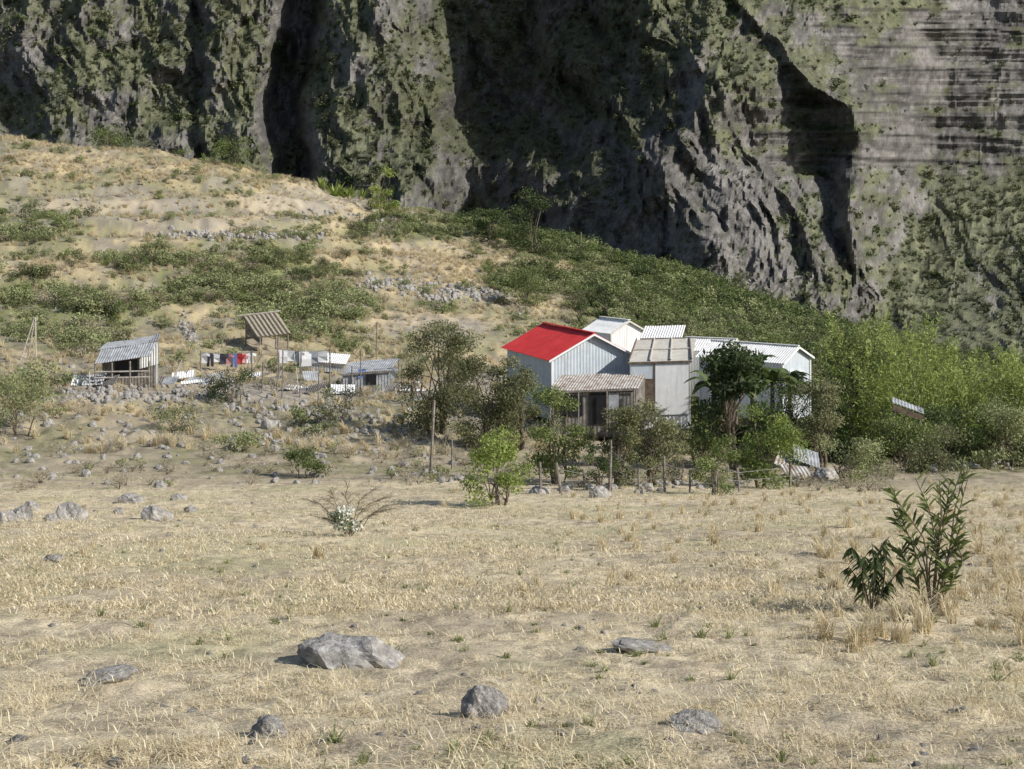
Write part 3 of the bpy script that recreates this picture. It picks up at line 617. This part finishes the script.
def gable_house(name,R,d,L,hw,rise,wall,roof,wallm,trim,oh=.3,wins=(),door=None,pitch=.16):
    d=np.array(d,float); d/=np.linalg.norm(d); p=np.array([d[1],-d[0]]); R=np.array(R,float); e=empty(name,R)
    ze=R[2]-rise; zb=ze-wall; ln=R[:2]-p*hw; rn=R[:2]+p*hw; lf=ln+d*L; rf=rn+d*L
    g=lambda s: ze+rise*(1-abs(2*s-1))-.03
    siding('gable_wall_front',ln,rn,zb,g,wallm,e); siding('gable_wall_back',rf,lf,zb,g,wallm,e)
    siding('side_wall_left',lf,ln,zb,lambda s:ze,wallm,e); siding('side_wall_right',rn,rf,zb,lambda s:ze,wallm,e)
    k=(hw+oh)/hw; p0=R-v3(d)*oh+UP*.05
    sheet('roof_left',p0,v3(d)*(L+2*oh),v3(-p)*hw*k-UP*rise*k,roof,e,pitch); sheet('roof_right',p0,v3(d)*(L+2*oh),v3(p)*hw*k-UP*rise*k,roof,e,pitch)
    box('ridge_cap',R+v3(d)*L/2+UP*.10,v3(d)*(L/2+oh),v3(p)*.12,UP*.02,roof,e)
    for sg,nn in((-1,'left'),(1,'right')):
        a=p0-v3(d)*.03-UP*.06; b=a+v3(p)*sg*hw*k-UP*rise*k; c=(a+b)/2; box('barge_board_'+nn,c,(b-a)/2,v3(d)*.02,UP*.06,trim,e)
    for q in(ln,rn): box('corner_post',np.append(q-d*.03,(ze+zb)/2),v3(p)*.05,v3(d)*.05,UP*(ze-zb)/2,trim,e)
    for (s,zc_,w,h) in wins:
        c=np.append(ln+(rn-ln)*s-d*.05,zb+zc_); box('window',c,v3(p)*w/2,v3(d)*.03,UP*h/2,M_dark,e)
        for sg in(-1,1): box('window_frame',c-v3(d)*.02+v3(p)*sg*(w/2+.03),v3(p)*.03,v3(d)*.04,UP*(h/2+.06),trim,e); box('window_frame',c-v3(d)*.02+UP*sg*(h/2+.03),v3(p)*w/2,v3(d)*.035,UP*.03,trim,e)
    return e
gable_house('red_roof_house',W(592,334,83),(-.365,.931),7.1,2.55,1.3,3.6,M_red,M_blue,M_white,.3,wins=((.72,2.3,.6,.5),))
gable_house('white_roof_house',W(796,347,86),(-.8,.6),5.6,1.9,.75,3.6,M_white,M_blue,M_white,.2,wins=((.3,2.7,.45,.5),(.66,2.5,.5,.6)))
gable_house('white_house',W(628,321,97),(-.55,.83),3.,1.5,.75,4,M_white,M_white,M_cream,.15)
def shed(name,f0,f1,b0,b1,zg,roof,wallf,walls,inset=.2,pitch=.16,amp=.018,fas=M_wood):
    e=empty(name,f0)
    f0,f1,b0,b1=[np.array(q,float) for q in(f0,f1,b0,b1)]
    sheet('roof',f0,f1-f0,b0-f0,roof,e,pitch=pitch,amp=amp)
    c=(f0+f1+b0+b1)/4; sh=lambda q:c+(q-c)*(1-inset)
    F0,F1,B0,B1=[sh(q) for q in(f0,f1,b0,b1)]
    lp=lambda a,b:(lambda s:a[2]+(b[2]-a[2])*s-.08)
    siding('front_wall',F0,F1,zg,lp(F0,F1),wallf,e); siding('right_wall',F1,B1,zg,lp(F1,B1),walls,e); siding('back_wall',B1,B0,zg,lp(B1,B0),walls,e); siding('left_wall',B0,F0,zg,lp(B0,F0),walls,e)
    box('fascia',(f0+f1)/2-UP*.07-np.array([0,.03,0]),(f1-f0)/2,np.array([0,.02,0]),UP*.05,fas,e)
    return e,F0,F1,B0,B1
# white annex: taller smooth white front, mono-pitch panel roof
e,F0,F1,B0,B1=shed('white_annex',W(628,362,80),W(692,360,80),W(636,340,85),W(690,339,85),-12.9,M_cream,M_white,M_white,.05,2.,.004,M_brown)
for s in (0.01,.34,.66,.99):
    a=W(628,362,80)*(1-s)+W(692,360,80)*s+UP*.06; b=W(636,340,85)*(1-s)+W(690,339,85)*s+UP*.06; beam('roof_batten',a,b,.05,M_brown if s in(.01,.99) else M_woodw,e)
beam('roof_cross_batten',(W(628,362,80)*.5+W(636,340,85)*.5)+UP*.06,(W(692,360,80)*.5+W(690,339,85)*.5)+UP*.06,.04,M_woodw,e)
wl=F1-F0
box('side_entry_boards',F0+wl*.2+np.array([0,-.05,-1.5]),wl*.19,np.array([0,.02,0]),UP*1.3,M_blue,e)
for s in(.40,.99): box('white_panel_joint',F0+wl*s+np.array([0,-.07,-1.6]),np.array([.03,0,0]),np.array([0,.03,0]),UP*1.45,M_brown if s<.5 else M_cream,e)
box('white_front_panel',F0+wl*.70+np.array([0,-.06,-1.62]),wl*.28,np.array([0,.02,0]),UP*1.44,M_white,e)
box('door',F0+wl*.30+np.array([0,-.09,-1.9]),np.array([.28,0,0]),np.array([0,.02,0]),UP*.9,M_brown,e)
shed('white_kitchen_hut',W(640,338,90),W(682,337,90),W(645,326,93),W(682,327,93),-13,M_white,M_white,M_white,.08)
e,F0,F1,B0,B1=shed('sheet_metal_lean_to_shed',W(548,391,77.5),W(638,388,77.5),W(560,375,80.6),W(652,371,80.6),-12.8,M_rust,M_shedw,M_shedw,.1)
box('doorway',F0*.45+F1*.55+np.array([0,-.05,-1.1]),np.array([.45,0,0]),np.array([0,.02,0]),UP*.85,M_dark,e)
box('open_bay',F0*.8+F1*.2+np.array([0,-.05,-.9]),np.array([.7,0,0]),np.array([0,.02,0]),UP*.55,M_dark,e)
box('light_panel',F0*.3+F1*.7+np.array([0.2,-.05,-.75]),np.array([.28,0,0]),np.array([0,.02,0]),UP*.45,M_tin,e)
for s in(0,.33,.66,1): q=W(550,391,77.3)*(1-s)+W(636,388,77.3)*s; beam('porch_post',q-UP*.1,q-UP*2.6,.05,M_wood,e)
gable_house('white_outbuilding',W(735,340,93),(-.9,.4),3.2,1.5,.6,3,M_white,M_white,M_cream,.15)
# tin shack on the left
s=site(128,388); y0=s[1]
e,F0,F1,B0,B1=shed('tin_shack',W(100,355,y0),W(158,340,y0),W(104,348,y0+3),W(160,337,y0+3),s[2]-.1,M_tin,M_wood,M_tin,.08)
sheet('roof_overlay',W(97,352,y0-.1)+UP*.12,W(146,345,y0-.1)-W(97,352,y0-.1),np.array([0.1,1.8,.28]),M_tin,e)
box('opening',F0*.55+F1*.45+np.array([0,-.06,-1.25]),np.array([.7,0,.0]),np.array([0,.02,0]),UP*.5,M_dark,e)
sheet('lean_sheet',W(94,364,y0-1.2),W(150,356,y0-1.2)-W(94,364,y0-1.2),np.array([.1,1.1,.75]),M_tin,e)
sheet('side_tin',W(140,348,y0-.12),W(159,343,y0-.12)-W(140,348,y0-.12),np.array([0,.0,-1.3]),M_white,e)
for q in(95,112,130,149): beam('post',W(q,361,y0-1.1),W(q,394,y0-1.1),.06,M_wood,e)
for j,zz in enumerate((372,378)): beam('rail',W(94,zz,y0-1.12),W(150,zz-1,y0-1.12),.05,M_woodw,e)
# thatched hut
s=site(265,350); y0=s[1]; e=empty('thatched_hut',s)
sheet('thatch_roof',W(257,337,y0-1),W(291,333,y0-1)-W(257,337,y0-1),W(243,316,y0+1.2)-W(257,337,y0-1),M_thatch,e,pitch=.35,amp=.05,thick=.12)
sheet('thatch_roof_back',W(243,316,y0+1.2),W(277,312,y0+1.2)-W(243,316,y0+1.2),np.array([.3,2,-1.1]),M_thatch,e,pitch=.35,amp=.05,thick=.12)
beam('ridge_pole',W(238,316,y0+1.2),W(281,311,y0+1.2),.07,M_woodw,e)
for q,t,yy in((260,337,y0-.9),(288,334,y0-.9),(246,318,y0+1.2),(276,313,y0+1.2)):
    a=W(q,t,yy); beam('post',a,(a[0],a[1],float(H(a[0],a[1]))-.1),.06,M_wood,e)
sheet('side_panel',W(246,322,y0+.6),W(262,334,y0-.7)-W(246,322,y0+.6),np.array([0,0,-.9]),M_wood,e)
# low tin hut
s=site(366,390); y0=s[1]
e,F0,F1,B0,B1=shed('low_tin_hut',W(341,374,y0),W(392,370,y0),W(350,362,y0+2.4),W(384,361,y0+2.4),s[2]-.1,M_tin,M_tin,M_wood,.06)
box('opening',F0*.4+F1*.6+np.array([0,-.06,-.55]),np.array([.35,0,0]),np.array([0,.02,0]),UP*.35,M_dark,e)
s=site(320,372); y0=s[1]
shed('tarp_shelter',W(300,360,y0),W(346,364,y0),W(306,351,y0+2),W(338,356,y0+2),s[2]-.1,M_white,M_tin,M_wood,.1)
# scrap tin, boards and poles lying about the yard
def clutter(a,b,seed,n=5,name='scrap_tin_pile'):
    r=np.random.default_rng(seed); s=site(a,b); e=empty(nm(name),s)
    for k in range(n):
        an=r.uniform(-.6,.6); L_=r.uniform(.7,1.7); w=r.uniform(.5,1.); x0=s[0]+r.normal(0,1.0); y0=s[1]+r.normal(0,.5); z0=float(H(x0,y0)); tl=r.uniform(.1,.9)
        sheet('scrap_sheet',(x0,y0,z0+.05+.04*k),(L_*math.cos(an),L_*math.sin(an),r.uniform(-.1,.25)),(-w*math.sin(an)*.6,w*math.cos(an),w*tl),[M_tin,M_rust,M_white,M_shedw][r.integers(0,4)],e)
    for k in range(n):
        x0=s[0]+r.normal(0,1.2); y0=s[1]+r.normal(0,.5); z0=float(H(x0,y0)); an=r.uniform(0,3.1); l=r.uniform(.8,2.)
        beam('loose_pole',(x0,y0,z0-.05),(x0+l*.5*math.cos(an),y0+.3*math.sin(an),z0+l*r.uniform(.2,.9)),.035,[M_wood,M_woodw][k%2],e)
for k,(a,b) in enumerate(((82,388),(172,384),(215,388),(290,392),(330,394),(398,392),(415,400),(268,380))): clutter(a,b,300+k,4)
# clotheslines
SH=[(-.1,0),(-.45,-.1),(-.42,-.28),(-.25,-.22),(-.25,-.75),(.25,-.75),(.25,-.22),(.42,-.28),(.45,-.1),(.1,0)]
TR=[(-.25,0),(-.27,-.95),(-.06,-.95),(0,-.3),(.06,-.95),(.27,-.95),(.25,0)]
def towel(w,h): return [(-w/2,0),(-w/2*.97,-h/2),(-w/2,-h),(w/2,-h*.96),(w/2*.97,-h/2),(w/2,0)]
def cloth_line(a,b,gs):
    A_=site(*a[:2]); B_=W(b[0],b[1],A_[1]); y=A_[1]; e=empty(nm('clothesline'),A_)
    ta=W(a[0],a[2],y); tb=W(b[0],b[2],y+.3)
    beam('post',A_-UP*.2,ta+UP*.1,.05,M_wood,e); beam('post',(tb[0],tb[1],float(H(tb[0],tb[1]))-.2),tb+UP*.1,.05,M_wood,e)
    t=np.linspace(0,1,12); Pp=ta+np.outer(t,tb-ta); Pp[:,2]-=.12*4*t*(1-t); V,Q=tube(Pp,np.full(12,.012),4); fastmesh('line',V,Q,[M_wire],parent=e)
    for (s,shape,col) in gs:
        c=ta+(tb-ta)*s-UP*(.12*4*s*(1-s)+.02); yaw=rng.normal(0,.25); V=[c+np.array([px_*math.cos(yaw),px_*math.sin(yaw)+.05*math.sin(zz*9+px_*7),zz]) for px_,zz in shape]
        pymesh('laundry_'+col,V,[tuple(range(len(V)))],CL[col],e)
cloth_line((201,372,352),(252,370,352),[(.06,SH,'white'),(.18,TR,'dark'),(.30,towel(.5,.6),'white'),(.42,SH,'dark'),(.54,SH,'pink'),(.64,TR,'blue'),(.76,SH,'red'),(.87,towel(.45,.7),'pink'),(.96,SH,'white')])
cloth_line((279,385,349),(330,382,350),[(.08,towel(.6,.9),'white'),(.22,towel(.6,.7),'white'),(.38,SH,'grey'),(.52,towel(.8,1.),'white'),(.68,towel(.6,.8),'grey'),(.85,towel(.7,.7),'white')])
cloth_line((352,392,368),(402,390,366),[(.2,towel(.5,.6),'blue'),(.5,towel(.6,.6),'white'),(.8,SH,'grey')])
# pole tripod
s=site(28,362); e=empty('pole_tripod',s); y=s[1]; tp=W(35,320,y)
for q in(20,36,27): beam('pole',W(q,362,y+(q==27)*1.2),tp+np.array([(q-28)*.004,0,.2]),.05,M_woodw,e)
beam('cross_pole',W(24,345,y),W(36,343,y),.04,M_woodw,e)
for a,b,t in((277,392,338),(300,398,352),(318,410,372),(376,378,322),(282,402,350),(345,410,380),(262,396,362),(360,398,350),(580,258,232),(398,392,360)):
    s=site(a,b); beam(nm('wooden_pole'),s-UP*.2,W(a+1,t,s[1]),.045 if b>300 else .09,M_wood,None)
# fence along the field
e=empty('wooden_fence',site(560,492)); prev=None
for a,b,t,w in((430,478,400,.06),(452,470,440,.04),(541,494,462,.05),(562,494,463,.05),(585,490,470,.04),(609,492,455,.05),(611,491,440,.04),(639,493,468,.04),(665,492,456,.055),(690,493,470,.04),(713,494,458,.07),(740,492,468,.05),(790,488,462,.05)):
    s=site(a,b); tp=W(a+rng.normal(0,3),t,s[1]); beam('post',s-UP*.2,tp,w,M_wood,e)
    if prev is not None and a>500:
        for f in(.45,.8): beam('wire',prev[0]*(1-f)+prev[1]*f,s*(1-f)+tp*f,.008,M_wire,e)
    prev=(s,tp)
# bits of sheet metal
s=site(800,478); e=empty('scrap_iron_pile',s); y=s[1]
g_=lambda q,dy,dz:np.array([(q-HX)/F*(y+dy),y+dy,float(H((q-HX)/F*(y+dy),y+dy))+dz])
sheet('rusty_sheet_a',g_(774,-.6,.65),g_(808,-.6,.2)-g_(774,-.6,.65),g_(778,.9,1.15)-g_(774,-.6,.65),M_rust,e)
sheet('tin_sheet',g_(794,-.3,.85),g_(820,-.2,.4)-g_(794,-.3,.85),np.array([.1,.9,.5]),M_tin,e)
sheet('rusty_sheet_b',g_(786,-1.1,.15),g_(814,-1.1,.08)-g_(786,-1.1,.15),np.array([-.2,.4,.4]),M_rust,e)
beam('prop_log',g_(783,-1.,.1),g_(812,.6,.5),.1,M_wood,e)
y=66; e=empty('sheet_metal_lean_to',W(905,440,y))
sheet('roof_sheet',W(892,402,y),W(924,414,y)-W(892,402,y),np.array([.25,.9,.12]),M_tin,e)
box('front_board',(W(893,405,y)+W(924,417,y))/2-np.array([0,.03,.1]),(W(924,414,y)-W(892,402,y))/2,np.array([0,.02,0]),UP*.14,M_brown,e)
for q,t in((894,407),(918,415),(906,410)): a=W(q,t,y+.1); beam('post',a,(a[0],a[1],float(H(a[0],a[1]))-.1),.05,M_wood,e)

# ------------------------------------------------------------------ light, sky, camera
sd=Vector((.80,-.35,.58)).normalized()
sl=bpy.data.lights.new('sun','SUN'); sl.energy=5; sl.angle=math.radians(.5); sl.color=(1,.96,.90)
so=bpy.data.objects.new('sun',sl); so.rotation_euler=sd.to_track_quat('Z','Y').to_euler(); scene.collection.objects.link(so)
w=bpy.data.worlds.new('World'); scene.world=w; w.use_nodes=True; nt=w.node_tree; bg=nt.nodes['Background']
sk=nt.nodes.new('ShaderNodeTexSky'); sk.sky_type='NISHITA'; sk.sun_disc=False; sk.sun_elevation=math.asin(sd.z); sk.sun_rotation=math.atan2(sd.x,sd.y)
nt.links.new(sk.outputs[0],bg.inputs['Color']); bg.inputs['Strength'].default_value=.105
cam=bpy.data.cameras.new('camera'); cam.lens=50; cam.sensor_width=36; cam.shift_y=-(384.5-HY)/1024; cam.clip_end=3000; cam.clip_start=.1
co=bpy.data.objects.new('camera',cam); co.location=(0,0,0); co.rotation_euler=(math.pi/2,0,0); scene.collection.objects.link(co); scene.camera=co
scene.view_settings.view_transform='Standard'; scene.view_settings.look='None'; scene.view_settings.exposure=0
